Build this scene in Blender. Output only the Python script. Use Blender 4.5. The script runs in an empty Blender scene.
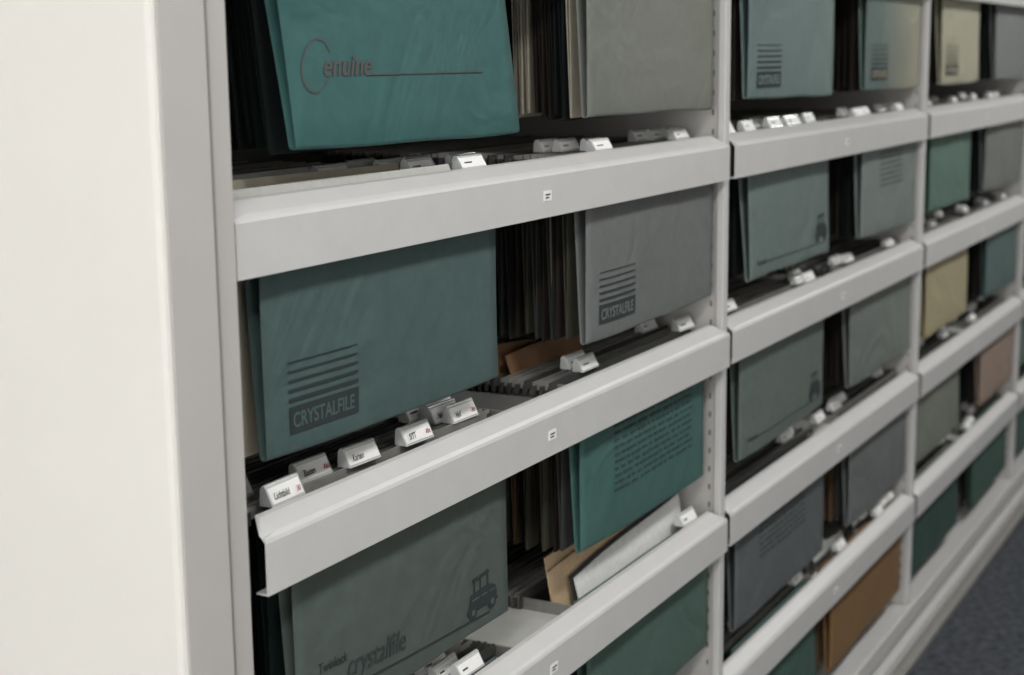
import bpy, bmesh, math, random
from mathutils import Matrix, Vector
random.seed(7)
E=1.39
sc=bpy.context.scene
sc.view_settings.view_transform='Standard'
COL=bpy.context.collection

# ---------------- camera ----------------
h=Vector((.4762,.1610,-.8645)).normalized(); z=Vector((-.01216,.9842,.1766)); z=(z-h*z.dot(h)).normalized(); y=z.cross(h)
R=Matrix((h,y,z))
cam=bpy.data.cameras.new("camera"); co=bpy.data.objects.new("camera",cam); COL.objects.link(co)
co.matrix_world=Matrix.Translation((0,0,E))@R.to_4x4(); cam.lens=54.63; cam.sensor_width=36
cam.clip_start=.02; cam.dof.use_dof=True; cam.dof.focus_distance=1.72; cam.dof.aperture_fstop=5.2
sc.camera=co

# ---------------- materials ----------------
def lin(c):
    return tuple(((v/255)/12.92 if v/255<=.04045 else ((v/255+.055)/1.055)**2.4) for v in c)
_m={}
def mat(name,rgb,rough=.6,metal=0.,noise=.12,scale=40.,bump=.0,fade=None,spec=.4,crease=0):
    if name in _m: return _m[name]
    m=bpy.data.materials.new(name); m.use_nodes=True; nt=m.node_tree; b=nt.nodes['Principled BSDF']
    c=lin(rgb)
    tc=nt.nodes.new('ShaderNodeTexCoord')
    n=nt.nodes.new('ShaderNodeTexNoise'); n.inputs['Scale'].default_value=scale; n.inputs['Detail'].default_value=8
    n.inputs['Roughness'].default_value=.65
    nt.links.new(tc.outputs['Object'],n.inputs['Vector'])
    r=nt.nodes.new('ShaderNodeValToRGB')
    r.color_ramp.elements[0].position=.3; r.color_ramp.elements[1].position=.7
    r.color_ramp.elements[0].color=(*[v*(1-noise) for v in c],1); r.color_ramp.elements[1].color=(*[min(1,v*(1+noise)) for v in c],1)
    nt.links.new(n.outputs['Fac'],r.inputs['Fac'])
    out=r.outputs['Color']
    if fade:
        fc,x0,x1=fade
        sp=nt.nodes.new('ShaderNodeSeparateXYZ'); nt.links.new(tc.outputs['Generated'],sp.inputs[0])
        mr=nt.nodes.new('ShaderNodeMapRange'); mr.inputs['From Min'].default_value=x0; mr.inputs['From Max'].default_value=x1
        nt.links.new(sp.outputs['X'],mr.inputs['Value'])
        mx=nt.nodes.new('ShaderNodeMix'); mx.data_type='RGBA'
        nt.links.new(mr.outputs[0],mx.inputs['Factor']); nt.links.new(out,mx.inputs[6]); mx.inputs[7].default_value=(*lin(fc),1)
        out=mx.outputs[2]
    nt.links.new(out,b.inputs['Base Color'])
    b.inputs['Roughness'].default_value=rough; b.inputs['Metallic'].default_value=metal
    b.inputs['Specular IOR Level'].default_value=spec
    if bump:
        bp=nt.nodes.new('ShaderNodeBump'); bp.inputs['Strength'].default_value=bump; bp.inputs['Distance'].default_value=.002
        nt.links.new(n.outputs['Fac'],bp.inputs['Height']); nt.links.new(bp.outputs[0],b.inputs['Normal'])
        if crease:
            n2=nt.nodes.new('ShaderNodeTexNoise'); n2.inputs['Scale'].default_value=5; n2.inputs['Detail'].default_value=3; n2.inputs['Distortion'].default_value=1.2
            nt.links.new(tc.outputs['Object'],n2.inputs['Vector'])
            b2=nt.nodes.new('ShaderNodeBump'); b2.inputs['Strength'].default_value=.7; b2.inputs['Distance'].default_value=crease
            nt.links.new(n2.outputs['Fac'],b2.inputs['Height']); nt.links.new(b2.outputs[0],bp.inputs['Normal'])
    _m[name]=m; return m
PAINT=mat('cool_grey_enamel',(206,205,203),.33,noise=.03,scale=25,bump=.03)
PANEL=mat('cream_panel_enamel',(239,236,230),.5,noise=.015,scale=8)
FRAME=mat('beige_frame_shade_enamel',(192,189,185),.5,noise=.02,scale=20)  # upright paint; also colours the shade onto the end panel's front edge
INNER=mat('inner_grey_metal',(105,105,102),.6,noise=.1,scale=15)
STEEL=mat('galvanised_steel',(150,148,143),.4,metal=.4,noise=.15,scale=60)
BAR=mat('hanger_bar_metal',(158,156,150),.35,metal=.3,noise=.2,scale=35)
BARD=mat('hanger_bar_dark',(70,70,68),.5,noise=.2,scale=35)
PLATEL=mat('dusty_light_plate',(190,190,184),.7,noise=.06,scale=30)
BLACK=mat('grey_slot',(96,96,94),.9)
WHITE=mat('white_label_card',(246,245,242),.5,noise=.02)
CLEAR=mat('clear_plastic_holder',(198,200,198),.2,noise=.03,spec=.7)
INK=mat('black_ink',(40,42,44),.8); RED=mat('red_ink',(160,60,50),.8)
FADEINK=mat('dark_print_ink',(44,52,53),.85); REDPRINT=mat('faint_red_print',(86,82,80),.85)
SOFTINK=mat('soft_print_ink',(54,64,63),.85)
def paper(name,rgb,**k):
    return mat(name,rgb,k.pop('rough',.85),noise=k.pop('noise',.08),scale=k.pop('scale',90),bump=.25,spec=k.pop('spec',.2),**k)
DG=paper('shaded_dark_green_card',(27,41,39)); DB=paper('dark_brown_card',(42,36,33)); TAN=paper('tan_card',(112,90,68))  # DG carries the shadow on the folder edges in its colour
DK=paper('deep_shade_green_card',(19,27,26))  # darker copy of DG, shade within the stacks put into the colour
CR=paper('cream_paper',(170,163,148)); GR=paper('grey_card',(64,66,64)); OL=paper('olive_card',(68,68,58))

# ---------------- helpers ----------------
def empty(name,loc=(0,0,0)):
    o=bpy.data.objects.new(name,None); COL.objects.link(o); o.location=loc; return o
def mk(name,verts,faces,mats,mi=None,parent=None,smooth=False):
    me=bpy.data.meshes.new(name); me.from_pydata(verts,[],faces)
    for m in (mats if isinstance(mats,list) else [mats]): me.materials.append(m)
    if mi: me.polygons.foreach_set('material_index',mi)
    bm=bmesh.new(); bm.from_mesh(me); bmesh.ops.recalc_face_normals(bm,faces=bm.faces); bm.to_mesh(me); bm.free()
    if smooth: me.polygons.foreach_set('use_smooth',[True]*len(me.polygons))
    o=bpy.data.objects.new(name,me); COL.objects.link(o)
    if parent: o.parent=parent
    return o
class MB:
    def __init__(s): s.v=[]; s.f=[]; s.mi=[]; s.mats=[]
    def m(s,mt):
        if mt not in s.mats: s.mats.append(mt)
        return s.mats.index(mt)
    def box(s,x0,x1,y0,y1,z0,z1,mt,ysh=0.):
        b=len(s.v)
        s.v+=[(x0,y0,z0),(x1,y0,z0),(x1,y1,z0),(x0,y1,z0),(x0,y0+ysh,z1),(x1,y0+ysh,z1),(x1,y1+ysh,z1),(x0,y1+ysh,z1)]
        s.f+=[(b,b+3,b+2,b+1),(b+4,b+5,b+6,b+7),(b,b+1,b+5,b+4),(b+1,b+2,b+6,b+5),(b+2,b+3,b+7,b+6),(b+3,b,b+4,b+7)]
        s.mi+=[s.m(mt)]*6
    def prism(s,secs,mt):
        n=len(secs[0]); b=len(s.v)
        for r in secs: s.v+=r
        for i in range(len(secs)-1):
            for j in range(n):
                k=(j+1)%n; s.f.append((b+i*n+j,b+i*n+k,b+(i+1)*n+k,b+(i+1)*n+j)); s.mi.append(s.m(mt))
        s.f.append(tuple(b+j for j in range(n))); s.f.append(tuple(b+(len(secs)-1)*n+j for j in range(n))); s.mi+=[s.m(mt)]*2
    def make(s,name,parent=None,bevel=0,smooth=False):
        o=mk(name,s.v,s.f,s.mats,s.mi,parent,smooth)
        if bevel:
            md=o.modifiers.new('bevel','BEVEL'); md.width=bevel; md.segments=2; md.limit_method='ANGLE'; md.angle_limit=.6
        return o
def text(name,body,size,loc,rotx,mt,parent,ext=0.0002,shear=0,sx=1.,off=0.,ry=0.):
    cu=bpy.data.curves.new(name,'FONT'); cu.body=body; cu.size=size; cu.extrude=ext; cu.shear=shear; cu.offset=off
    t=bpy.data.objects.new(name,cu); COL.objects.link(t)
    bpy.context.view_layer.update()
    me=bpy.data.meshes.new_from_object(t.evaluated_get(bpy.context.evaluated_depsgraph_get()))
    bpy.data.objects.remove(t)
    me.materials.clear(); me.materials.append(mt)
    me.transform(Matrix.Translation(loc)@Matrix.Rotation(ry,4,'Y')@Matrix.Rotation(rotx,4,'X')@Matrix.Diagonal((sx,1,1,1)))
    o=bpy.data.objects.new(name,me); COL.objects.link(o); o.parent=parent
    return o
def print_on(o,surf,lift=.0):
    """lay a flat print (modelled at y=0) onto the curved card surface"""
    me=o.data; bm=bmesh.new(); bm.from_mesh(me)
    xs=[v.co.x for v in bm.verts]
    if not xs: bm.free(); return
    a=math.floor(min(xs)/.02)*.02; 
    while a<max(xs):
        a+=.02
        bmesh.ops.bisect_plane(bm,geom=bm.verts[:]+bm.edges[:]+bm.faces[:],plane_co=(a,0,0),plane_no=(1,0,0))
    zs=[v.co.z for v in bm.verts]; a=math.floor(min(zs)/.02)*.02
    while a<max(zs):
        a+=.02
        bmesh.ops.bisect_plane(bm,geom=bm.verts[:]+bm.edges[:]+bm.faces[:],plane_co=(0,0,a),plane_no=(0,0,1))
    for v in bm.verts: v.co.y=surf(v.co.x,v.co.z)-.0016-lift+v.co.y
    bm.to_mesh(me); bm.free()

# ---------------- room ----------------
def slab(name,x0,x1,y0,y1,z0,z1,mt,bevel=0):
    b=MB(); b.box(x0,x1,y0,y1,z0,z1,mt); return b.make(name,bevel=bevel)
FLOOR=mat('blue_grey_carpet',(72,75,79),.95,noise=.6,scale=45,bump=.6,spec=.1)
WALL=mat('white_wall_paint',(225,224,221),.8,noise=.02,scale=6); CEIL=mat('ceiling_tile',(232,231,229),.9,noise=.03,scale=60)
slab('floor',-3,9,-2.4,2.2,-.05,0,FLOOR)
slab('ceiling',-3,9,-2.4,2.2,2.75,2.8,CEIL)
slab('wall_back',-3,9,2.2,2.25,0,2.75,WALL)
slab('wall_front',-3,9,-2.45,-2.4,0,2.75,WALL)
slab('wall_left',-3.05,-3,-2.4,2.2,0,2.75,WALL)
slab('wall_right',9,9.05,-2.4,2.2,0,2.75,WALL)

# ---------------- shelving unit ----------------
unit=empty('filing_shelf_unit')
UX=[1.053,2.294,3.550,4.80,6.04]
RZ={0:E+.126,1:E-.1890,2:E-.4840,3:E-.788,4:E-1.080}
YF=.855
b=MB(); b.box(.966,1.032,.848,1.42,.02,1.86,PANEL); b.make('end_panel',unit,bevel=.006)
b=MB(); b.box(.9715,1.030,.8455,.8475,.02,1.86,FRAME); b.make('end_panel_front_shade',unit,bevel=.0008)  # thin skin: shade on the panel's front edge painted as greyer colour
b=MB(); sl=MB()
for i,u in enumerate(UX):
    w=.0105 if i else .0125
    yb=1.40
    b.box(u-w,u+w,.864 if i else .852,.876,.1,1.80,PAINT if i else FRAME)
    b.box(u-.006,u+.006,.876,yb,.1,1.80,FRAME if i else INNER)
    b.box(u-w,u+w,yb-.02,yb,.1,1.80,PAINT)
    zz=.16
    while zz<1.78:
        sl.box(u-.0064,u+.0064,.884,.887,zz,zz+.009,BLACK)
        zz+=.03
b.make('uprights',unit,bevel=.0015); sl.make('upright_slots',unit)
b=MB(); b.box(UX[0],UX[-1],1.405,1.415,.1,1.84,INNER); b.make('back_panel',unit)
b=MB(); b.box(UX[0],UX[-1]+.02,.852,1.42,1.81,1.86,PAINT); b.make('top_panel',unit,bevel=.003)
b=MB(); x0,x1=1.04,UX[-1]+.02
b.box(x0,x1,.853,1.40,.088,.100,PAINT)
b.box(x0,x1,.846,.858,.070,.112,PAINT)
b.box(x0,x1,.866,.90,.040,.075,PAINT)
b.box(x0,x1,.838,.90,.018,.046,PAINT)
b.box(x0,x1,.815,.90,.0,.014,STEEL)
b.make('base_plinth',unit,bevel=.002)
def rail_ring(x,zb,cut,yf):
    p=[(0,0),(0,.050),(.0015,.0535),(.005,.057),(.022,.0675),(.028,.0685),(.028,.0665),(.022,.0655),(.006,.055),(.002,.050),(.002,.002),(.014,.002),(.014,0)]
    out=[]
    for (yy,zz) in p:
        z2=zz; y2=yy
        if cut and zz>.053: z2=.0545+(zz-.053)*.15; y2=min(yy,.008)
        out.append((x,yf+y2,zb+z2))
    return out
for bi in range(4):
    xa=UX[bi]+(.0165 if bi==0 else .0145); xb=UX[bi+1]-.0115
    for r,zb in RZ.items():
        if r==2 and bi==0: xa2=xa+.020
        elif r>=3 and bi==0: xa2=xa+.024
        else: xa2=xa
        yf=YF-(.004 if (bi==0 and r>=2) else 0)
        b=MB(); b.prism([rail_ring(xa2,zb,True,yf),rail_ring(xa2+.020,zb,False,yf),rail_ring(xb-.020,zb,False,yf),rail_ring(xb,zb,True,yf)],PAINT)
        b.make('drawer_rail',unit,bevel=.0008)
        b=MB()
        for xx in (xa+.004,xb-.008):
            b.box(xx-.004,xx+.004,.885,1.36,zb+.008,zb+.055,STEEL)
        b.box(xa+.002,xa+.012,.864,.874,zb+.0,zb+.056,BARD)
        mid=(xa+xb)/2
        pm=PLATEL if (r in(3,4)) else INNER
        b.box(mid-.055,mid+.12,.885,1.36,zb+.040,zb+.044,pm)
        for xx in (mid-.052,mid+.118): b.box(xx-.002,xx+.002,.885,1.36,zb+.03,zb+.060,STEEL)
        b.make('drawer_runners',unit,bevel=.0006)
        b=MB(); b.box(mid-.022,mid-.002,yf-.0008,yf+.0002,zb+.020,zb+.032,WHITE)
        b.box(mid-.018,mid-.006,yf-.0011,yf-.0006,zb+.0268,zb+.0285,SOFTINK)
        b.box(mid-.018,mid-.009,yf-.0011,yf-.0006,zb+.0232,zb+.0249,SOFTINK)
        b.make('rail_sticker',unit)

# ---------------- hanging folders ----------------
files=empty('hanging_file_folders')
def folder_front(name,X0,X1,Zb,Zt,Yf,mt,swing=0.,bulge=.004,bb=.012,slant=0.,sag=0.):
    N=10; ph=random.random()*6
    def off(u,s,bk):
        bl=-bulge*math.sin(math.pi*u)**.8*(math.sin(math.pi*min(1,s*1.0+.12)))
        wav=.0014*math.sin(u*7+ph)*(1-s)+.0007*math.sin(u*13+ph*2+s*5)*(1-s*.5)
        return (bl if not bk else 0)+wav
    prof=[]
    for i in range(N+1):
        s=1-i/N; prof.append((swing*s,Zb+.004+(Zt-Zb-.004)*s,s,0))
    for a in (30,60,90,120,150):
        an=math.radians(a); prof.append((.004-.004*math.cos(an),Zb+.004-.004*math.sin(an),0,0))
    for i in range(N+1):
        s=i/N; prof.append((.008+bb*s+swing*s,Zb+.004+(Zt-Zb-.004)*s,s,1))
    nx=24; v=[];f=[]
    for k in range(nx+1):
        u=k/nx
        for (yy,zz,s,bk) in prof:
            cr=(.0022*math.sin(u*3.1+ph)+.0008*math.sin(u*11+ph)+sag*(u-.5))*(1-s)
            v.append((X0+(X1-X0)*u+ slant*(1-s), Yf+yy+off(u,s,bk), zz+cr))
    n=len(prof)
    for k in range(nx):
        for j in range(n-1):
            f.append((k*n+j,(k+1)*n+j,(k+1)*n+j+1,k*n+j+1))
    o=mk(name,v,f,mt,None,files,True)
    md=o.modifiers.new('s','SOLIDIFY'); md.thickness=.0011; md.offset=0
    def surf(x,zc):
        s=max(0,min(1,(zc-Zb-.004)/(Zt-Zb-.004))); u=max(0,min(1,(x-slant*(1-s)-X0)/(X1-X0)))
        return Yf+swing*s+off(u,s,0)
    return surf
def stack(name,X0,X1,Zb,Zt,Y0,Y1,pal,sp=.011,fan=0.,swing=0.):
    b=MB(); yv=Y0; i=0
    while yv<Y1:
        mt=random.choice(pal); jx=random.uniform(-.007,.005); jz=random.uniform(-.006,.006)
        x0=X0+jx; x1=X1+random.uniform(-.004,.004); zb=Zb+jz; g=sp*random.uniform(.55,.95)
        sw=swing*max(0,1-(yv-Y0)/.15)
        b.box(x0,x1,yv,yv+.0012,zb,Zt,mt,ysh=-.002+sw)
        b.box(x0,x1,yv+.0012,yv+.0024,zb,Zt,mt,ysh=g*.8+sw)
        b.box(x0,x1,yv-.0002,yv+.0026,zb-.001,zb+.001,mt)
        if random.random()<.6:
            pm=random.choice([CR,TAN,GR,DB,DB]) if not (set(pal[:2])&{DG,DK}) else random.choice([GR,DB,DG]); t=random.uniform(.001,.004)
            b.box(x0+random.uniform(.004,.02),x1-.01,yv+.0026,yv+.0026+t*.5,zb+.006,Zt-random.uniform(.005,.03),pm,ysh=g*.35+sw)
        yt=yv+g*.4+sw
        b.box(X0-.022,X1+.022,yt,yt+.0026,Zt-.004,Zt+.009+random.uniform(-.001,.001),BAR if random.random()<.75 else BARD)
        b.box(X0-.024,X0-.016,yt-.0006,yt+.003,Zt-.010,Zt+.004,BARD)
        b.box(X1+.016,X1+.024,yt-.0006,yt+.003,Zt-.010,Zt+.004,BARD)
        yv+=sp*random.uniform(.8,1.3); i+=1
    return b.make(name,files)
tabs=MB()
def tab(X,Y,Z,w=.054,hh=.018,txt=None,rz=0.):
    dx=.0095
    prof=[(0,0),(dx,hh),(dx+.003,hh+.0006),(dx+.006,hh-.003),(dx+.007,0)]
    rz=random.uniform(-.0014,.0014)
    tabs.prism([[(X-w/2,Y+p[0]+rz,Z+p[1]) for p in prof],[(X+w/2,Y+p[0]-rz,Z+p[1]) for p in prof]],CLEAR)
    k=dx/hh; o=.0007
    pr=[(.0025*k-o,.0025),((hh-.0028)*k-o,hh-.0028),((hh-.0028)*k+.001,hh-.0028),(.0025*k+.001,.0025)]
    tabs.prism([[(X-w/2+.0022,Y+p[0]+rz,Z+p[1]) for p in pr],[(X+w/2-.0022,Y+p[0]-rz,Z+p[1]) for p in pr]],WHITE)
    a=math.atan2(hh,dx)
    if txt:
        text('tab_lettering',txt[0],.0100,(X-w/2+.006,Y+.0065*k-.0022,Z+.0065),a,INK,files,.0001,.35,.72)
        if len(txt)>1: text('tab_lettering_red',txt[1],.008,(X+w/2-.014,Y+.0065*k-.0022,Z+.0065),a,RED,files,.0001,.3,.8)
    else:
        w2=random.uniform(.010,.020); z1=hh*.45; z2=hh*.53
        tabs.prism([[(xx,Y+z1*k-.0016,Z+z1),(xx,Y+z2*k-.0016,Z+z2),(xx,Y+z2*k,Z+z2),(xx,Y+z1*k,Z+z1)] for xx in (X-w/2+.008,X-w/2+.008+w2)],SOFTINK)

def logo_crystal(X,Zb,S,mt,ink=FADEINK):
    b=MB()
    b.box(X,X+.112,-.0003,.0003,Zb+.020,Zb+.046,ink)
    for i in range(5):
        t=(.0034-.0006*i); zz=Zb+(.051+.0095*i)
        b.box(X,X+.112,-.0003,.0003,zz,zz+max(t,.0007),ink)
    print_on(b.make('folder_printed_logo',files),S)
    print_on(text('folder_logo_lettering','CRYSTALFILE',.0205,(X+.004,0,Zb+.0257),math.pi/2,mt,files,.0001,0,.84,.0003),S,.0005)
def logo_car(X0,X1,Zb,S,ink=FADEINK,big=False,card=None):
    b=MB(); Y=.0003
    cx=X1-.058; zz=Zb+.030
    if big:
        xa,xb=X0+.10,X1-.05
        b.prism([[(xa,-Y,Zb+.030),(xa,-Y,Zb+.0318),(xa,Y,Zb+.0318),(xa,Y,Zb+.030)],[(xb,-Y,Zb+.018),(xb,-Y,Zb+.0198),(xb,Y,Zb+.0198),(xb,Y,Zb+.018)]],ink)
        cx=X1-.068; zz=Zb+.024
    else: b.box(X0+.07,X1-.035,-Y,Y,Zb+.024,Zb+.0252,ink)
    k=1.15
    def poly(pts,mt=ink,o=0): b.prism([[(cx+p[0]*k,-Y-o,zz+p[1]*k) for p in pts],[(cx+p[0]*k,Y-o,zz+p[1]*k) for p in pts]],mt)
    def bx(a,c,d,e,mt=ink,o=0): poly([(a,d),(c,d),(c,e),(a,e)],mt,o)
    poly([(-.020,.037),(-.021,.041),(.011,.043),(.014,.039)])
    bx(-.0185,-.0165,.024,.038); bx(-.006,-.0045,.025,.040); bx(.0095,.0115,.024,.040)
    poly([(-.026,.010),(-.025,.025),(.012,.027),(.026,.022),(.030,.016),(.030,.009),(-.010,.009)],ink,.0001)
    poly([(-.031,.006),(-.028,.014),(-.014,.015),(-.008,.008),(.006,.008),(.012,.016),(.026,.015),(.033,.005),(.024,.005),(.006,.006),(-.010,.006)],ink,.0002)
    for wx in (-.020,.020):
        poly([(wx+.0080*math.cos(t*math.pi/6),.0055+.0080*math.sin(t*math.pi/6)) for t in range(12)],ink,.0003)
    if card:
        for wx in (-.020,.020): poly([(wx+.0035*math.cos(t*math.pi/4),.0055+.0035*math.sin(t*math.pi/4)) for t in range(8)],card,.0006)
        bx(-.022,-.008,.018,.0195,card,.0006); bx(-.004,.008,.018,.0195,card,.0006); bx(.014,.026,.0175,.0185,card,.0006)
    print_on(b.make('folder_printed_car_motif',files),S)
    if big:
        print_on(text('folder_lettering','Twinlock',.015,(X0+.035,0,Zb+.066),math.pi/2,ink,files,.0001,0,.9,0,.06),S)
        print_on(text('folder_lettering','crystalfile',.036,(X0+.085,0,Zb+.044),math.pi/2,SOFTINK,files,.0002,.1,.8,0,.06),S)
    else: print_on(text('folder_lettering','Twinlock',.013,(X0+.032,0,Zb+.022),math.pi/2,ink,files,.0001),S)
def textblock(X0,X1,Z0,Z1,S,ink,rows=12):
    b=MB()
    for i in range(rows):
        zz=Z1-(Z1-Z0)*i/rows; x=X0
        while x<X1-.01:
            w=random.uniform(.006,.02); b.box(x,min(X1,x+w),-.0003,.0003,zz-.0030,zz,ink); x+=w+random.uniform(.003,.012)
    print_on(b.make('folder_printed_table',files),S)

def dull(c,k=.36,g=1.0):
    m=(c[0]+c[1]+c[2])/3; return tuple(min(255,(v*(1-k)+m*k)*g) for v in c)
def P(b,r,c,X0,X1,rgb,Yf=.878,swing=None,logo=None,fade=None,pal=None,zo=0.,back=.36,slant=None,bulge=.004,sp=.011,sx=0.,so=.026,dk=.42):
    Zb=E-.072-.2985*r+zo if r<4 else E-1.245+zo
    Zt=RZ[r]+.056
    if swing is None: swing=random.uniform(0,.006)
    if slant is None: slant=random.uniform(-.004,.004)
    mt=paper('folder_%d%d%s'%(b,r,c),dull(rgb,dk),fade=fade,scale=60,crease=.016,rough=.62,spec=.35)
    S=folder_front('folder_front',X0,X1,Zb,Zt,Yf,mt,swing,bulge,slant=slant,sag=0 if b==1 else random.uniform(-.006,.006))
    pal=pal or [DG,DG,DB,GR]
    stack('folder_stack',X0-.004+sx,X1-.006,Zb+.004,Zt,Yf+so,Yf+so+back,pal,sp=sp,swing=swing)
    if logo=='c': logo_crystal(X0+.036,Zb,S,mt)
    elif logo=='car': logo_car(X0,X1,Zb,S)
    elif logo=='CAR': logo_car(X0,X1,Zb,S,big=True,card=mt)
    elif logo=='tb': textblock(X0+.10,X1-.05,Zb+.055,Zt-.02,S,SOFTINK,15)
    elif logo=='ts': textblock(X0+.12,X1-.12,Zb+.09,Zb+.18,S,SOFTINK,8)
    return S
BRN=[DB,DB,GR,TAN,DB,OL]; MIX=[DB,DK,GR,TAN,DB,CR,DB,DK]
S10=P(1,0,'L',1.186,1.626,(46,100,97),swing=.030,slant=0,pal=[DK],back=.40,bulge=.003,sp=.009,zo=-.012,Yf=.872,dk=.24)
P(1,0,'R',1.822,2.265,(114,119,109),pal=MIX,Yf=.874,sp=.009,fade=((128,130,119),0,1.3),swing=.006,zo=-.006)
P(1,1,'L',1.130,1.575,(68,97,94),logo='c',pal=[DG,DK],bulge=.002,sx=.012,swing=0,slant=0,so=.034,dk=.3)
P(1,1,'R',1.812,2.262,(108,113,111),logo='c',pal=BRN,Yf=.876,sp=.012,swing=0,slant=0)
P(1,2,'L',1.160,1.592,(80,97,88),logo='CAR',pal=[DG,DK],swing=0)
P(1,2,'R',1.798,2.240,(57,108,100),logo='tb',pal=[TAN,DB,OL,DB,GR],sp=.012,zo=.014,swing=0,dk=.32)
P(1,3,'L',1.150,1.600,(80,97,90),pal=[DG,GR])
P(1,3,'R',1.815,2.265,(70,108,94),pal=BRN,zo=.02,so=.082,swing=0)
P(1,4,'L',1.150,1.600,(70,100,92),pal=[DG,GR]); P(1,4,'R',1.80,2.25,(70,96,88),pal=BRN)
P(2,0,'L',2.425,2.885,(96,126,123),logo='c',pal=[DK,DB],fade=((118,136,132),0,1))
P(2,0,'R',3.10,3.525,(94,122,116),logo='c',fade=((160,157,136),.2,.95),pal=[DK,DB])
P(2,1,'L',2.440,2.880,(100,124,117),logo='car',pal=[DK,DB,CR])
P(2,1,'R',3.10,3.525,(118,136,128),logo='ts',pal=[DK,DB])
P(2,2,'L',2.405,2.865,(94,113,104),pal=[DG,DB,GR],logo='car')
P(2,2,'R',3.05,3.525,(108,117,111),pal=[DB,GR],fade=((120,127,119),0,1))
P(2,3,'L',2.390,2.885,(90,98,99),pal=[GR,DG],logo='ts')
P(2,3,'R',3.07,3.525,(104,112,108),pal=[DB,TAN,GR])
P(2,4,'L',2.45,2.86,(56,98,87),pal=[DG])
P(2,4,'R',2.95,3.50,(130,98,60),pal=[TAN,DB,CR],dk=.1)
P(3,0,'L',3.74,4.14,(174,171,147),pal=[DK,DB],logo='c',dk=.05); P(3,0,'R',4.35,4.78,(124,129,125),pal=[DG,DB])
P(3,1,'L',3.67,4.10,(86,124,108),pal=[CR,DG],dk=.3); P(3,1,'R',4.27,4.77,(118,124,116),pal=[DG,GR])
P(3,2,'L',3.66,4.10,(170,159,126),pal=[DG,DB],dk=.05); P(3,2,'R',4.34,4.77,(76,112,106),pal=[DG,DB])
P(3,3,'L',3.62,4.07,(120,126,111),pal=[DG,DB]); P(3,3,'R',4.32,4.77,(154,133,118),pal=[DG,DB],dk=.1)
P(3,4,'L',3.62,4.09,(45,80,71),pal=[CR,DG],dk=.3); P(3,4,'R',4.27,4.74,(57,92,79),pal=[CR,DB],dk=.3)
for r in range(5):
    P(4,r,'L',4.90,5.33,random.choice([(88,120,110),(60,100,90),(160,155,130)]),pal=[DG,DB]); P(4,r,'R',5.57,5.99,random.choice([(88,120,110),(60,100,90),(120,120,112)]),pal=[DG,DB])

# printed script emblem on the top teal folder
cx,cz=1.262,E-.004
n=48; v=[];f=[]
for i in range(n):
    a=.5+2*math.pi*.86*i/n
    for rr in (1,.93): v.append((cx-.030+.024*rr*math.cos(a)+.008*rr*math.sin(a),0,cz+.026*rr*math.sin(a)))
for i in range(n-1): f.append((2*i,2*i+1,2*i+3,2*i+2))
print_on(mk('folder_printed_emblem',v,f,REDPRINT,None,files),S10)
print_on(text('folder_emblem_script','enuine',.030,(cx-.022,0,cz-.010),math.pi/2,REDPRINT,files,.0001,.35,1,.0004),S10)
b=MB(); b.box(cx+.05,cx+.29,-.0002,.0002,cz-.0105,cz-.0093,REDPRINT); print_on(b.make('folder_printed_rule',files),S10)

# ---------------- label tabs ----------------
T1=RZ[1]+.066;T2=RZ[2]+.064;T3=RZ[3]+.066;T4=RZ[4]+.066
tab(1.176,.888,T2,.056,.020,('Lichtbild','30'))
tab(1.155,.935,T2,.052); tab(1.165,.955,T2,.052)
tab(1.256,.912,T2,.054,.020,('Bauten','Abb'))
tab(1.330,.902,T2,.056,.020,('Karten',))
tab(1.434,.898,T2,.054,.020,('SITT','Abt'))
for k,(dx,dy) in enumerate([(0,0),(-.012,.018),(.004,.034),(-.02,.05),(.0,.07)]): tab(1.550+dx,.906+dy,T2,.056,.020,('Hof','Abt') if k<2 else None)
tab(1.885,.903,T2); tab(1.895,.925,T2); tab(2.235,.903,T2); tab(2.20,.95,T2)
for X,Y in [(1.545,.885),(1.56,.902),(1.47,.907),(1.45,.93),(1.43,.955),(1.50,.925),(1.35,.94),(1.90,.888),(1.915,.905),(1.885,.93),(1.87,.95),(2.205,.90),(2.19,.93),(2.23,.92),(2.15,.94)]: tab(X,Y,T1,.056,.016)
for X,Y in [(1.52,.885),(1.50,.905),(1.51,.93),(1.47,.95),(2.20,.881)]: tab(X,Y,T3)
for r,Tz,L in [(1,T1,[2.36,2.40,2.487,2.60,2.63,2.70,2.74,2.84,3.10,3.13,3.18,3.38,3.43,3.48]),(2,T2,[2.37,2.43,2.79,2.82,2.84,3.08,3.12,3.42]),(3,T3,[2.42,2.78,2.81,2.96,3.08,3.12,3.15,3.45]),(4,T4,[2.55,2.82,3.03,3.06,3.30,3.34,3.37,3.40,3.46])]:
    for X in L: tab(min(X,3.50),random.uniform(.883,.925),Tz,.056,.017)
    for X0 in (3.62,3.85,4.05,4.30,4.5,4.72): 
        for q in range(2): tab(X0+random.uniform(-.06,.04),random.uniform(.885,.95),Tz,.056,.017)
tabs.make('label_tabs',files,bevel=.0004)

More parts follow.
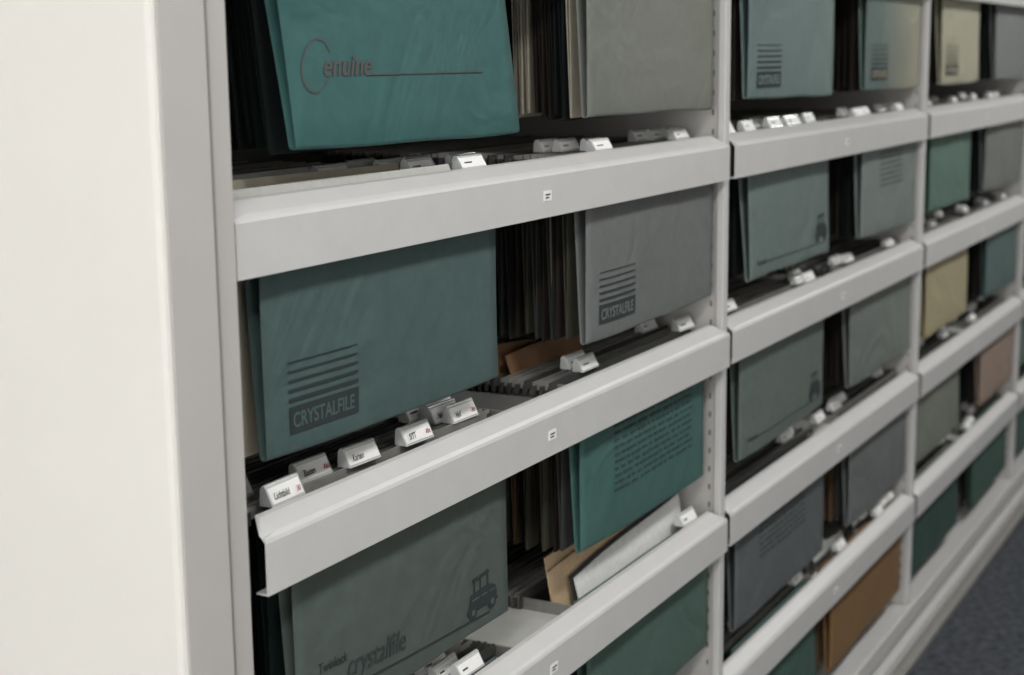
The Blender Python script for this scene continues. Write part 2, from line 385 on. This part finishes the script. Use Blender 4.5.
# ---------------- loose papers ----------------
def sheet(name,X0,X1,Z0,Z1L,Z1R,Y,mt,lean=.02,t=.0015,parent=None):
    v=[]; n=10
    for i in range(n+1):
        u=i/n; x=X0+(X1-X0)*u; zt=Z1L+(Z1R-Z1L)*u; w=.003*math.sin(u*5)
        v+=[(x,Y+w,Z0),(x,Y+w+lean,zt),(x,Y+w+lean+t,zt),(x,Y+w+t,Z0)]
    f=[]
    for i in range(n):
        for j in range(4): k=(j+1)%4; f.append((4*i+j,4*i+k,4*i+4+k,4*i+4+j))
    f+=[(0,1,2,3),(4*n,4*n+1,4*n+2,4*n+3)]
    return mk(name,v,f,mt,None,parent)
MAN=paper('manila_paper',(198,172,140)); WP=paper('white_paper',(230,230,228)); LG=paper('light_grey_paper',(186,186,181)); LT=paper('light_tan_paper',(176,168,152))
CB=paper('brown_cardboard',(140,110,80))
sheet('manila_envelope',1.812,2.25,RZ[3]+.035,RZ[3]+.114,RZ[3]+.128,.926,MAN,.014)
sheet('paper_document',1.855,2.225,RZ[3]+.035,RZ[3]+.076,RZ[3]+.104,.906,WP,.010)
sheet('card_sheet',1.85,2.235,RZ[3]+.035,RZ[3]+.079,RZ[3]+.108,.911,GR,.010,parent=files)
sheet('card_sheet',1.80,2.20,RZ[3]+.035,RZ[3]+.098,RZ[3]+.114,.918,MAN,.012,parent=files)
KR=mat('kraft_paper',(122,92,66),.8)
sheet('manila_sheet',1.78,2.0,RZ[2]+.03,RZ[2]+.105,RZ[2]+.085,.99,KR,.02,parent=files)
sheet('manila_sheet',1.80,2.02,RZ[2]+.03,RZ[2]+.09,RZ[2]+.095,.97,KR,.02,parent=files)
sheet('paper_sheet',1.10,1.50,RZ[1]+.05,RZ[1]+.074,RZ[1]+.074,.886,LG,.012,parent=files)
sheet('paper_sheet',1.09,1.44,RZ[1]+.05,RZ[1]+.080,RZ[1]+.078,.915,LT,.012,parent=files)
sheet('paper_sheet',1.12,1.52,RZ[1]+.05,RZ[1]+.081,RZ[1]+.081,.945,LG,.012,parent=files)
sheet('paper_sheet',3.22,3.48,RZ[4]+.03,RZ[4]+.10,RZ[4]+.085,.90,WP,.02,parent=files)
sheet('paper_sheet',2.95,3.15,RZ[4]+.03,RZ[4]+.085,RZ[4]+.075,.90,LG,.02,parent=files)
sheet('paper_sheet',1.114,1.55,E-.366,RZ[1]+.05,RZ[1]+.05,.899,LT,.006,parent=files)

# ---------------- lights ----------------
def area(name,loc,sx,sy,pw,col,rot=(0,0,0)):
    l=bpy.data.lights.new(name,'AREA'); l.shape='RECTANGLE'; l.size=sx; l.size_y=sy; l.energy=pw; l.color=col
    o=bpy.data.objects.new(name,l); COL.objects.link(o); o.location=loc; o.rotation_euler=rot; return o
LM=bpy.data.materials.new('light_diffuser'); LM.use_nodes=True
bs=LM.node_tree.nodes['Principled BSDF']; bs.inputs['Emission Color'].default_value=(1,.995,.98,1); bs.inputs['Emission Strength'].default_value=2.0
for X in (-1.2,1.6,4.4,7.2):
    fx=MB(); fx.box(X-.62,X+.62,-.52,-.18,2.70,2.75,PAINT); fx.box(X-.6,X+.6,-.5,-.2,2.695,2.70,LM); fx.make('ceiling_light')
    area('ceiling_light_lamp',(X,-.35,2.68),1.2,.3,{-1.2:46}.get(X,24),(1,.997,.99))
w=bpy.data.worlds.new('world'); sc.world=w; w.use_nodes=True
w.node_tree.nodes['Background'].inputs[0].default_value=(1,1,1,1); w.node_tree.nodes['Background'].inputs[1].default_value=.3
WG=bpy.data.materials.new('bright_window_glass'); WG.use_nodes=True
bs=WG.node_tree.nodes['Principled BSDF']; bs.inputs['Emission Color'].default_value=(1,.995,.98,1); bs.inputs['Emission Strength'].default_value=2
fx=MB(); fx.box(-2.995,-2.985,-1.6,1.0,1.0,2.3,WG)
for yy in (-1.6,-.32,.97): fx.box(-3,-2.96,yy,yy+.04,.96,2.34,PAINT)
fx.box(-3,-2.96,-1.6,1.01,.96,1.0,PAINT); fx.box(-3,-2.96,-1.6,1.01,2.3,2.34,PAINT); fx.make('window_1')
area('window_daylight',(-2.9,-.3,1.65),2.4,1.2,44,(1,.992,.975),(0,-math.pi/2,0))
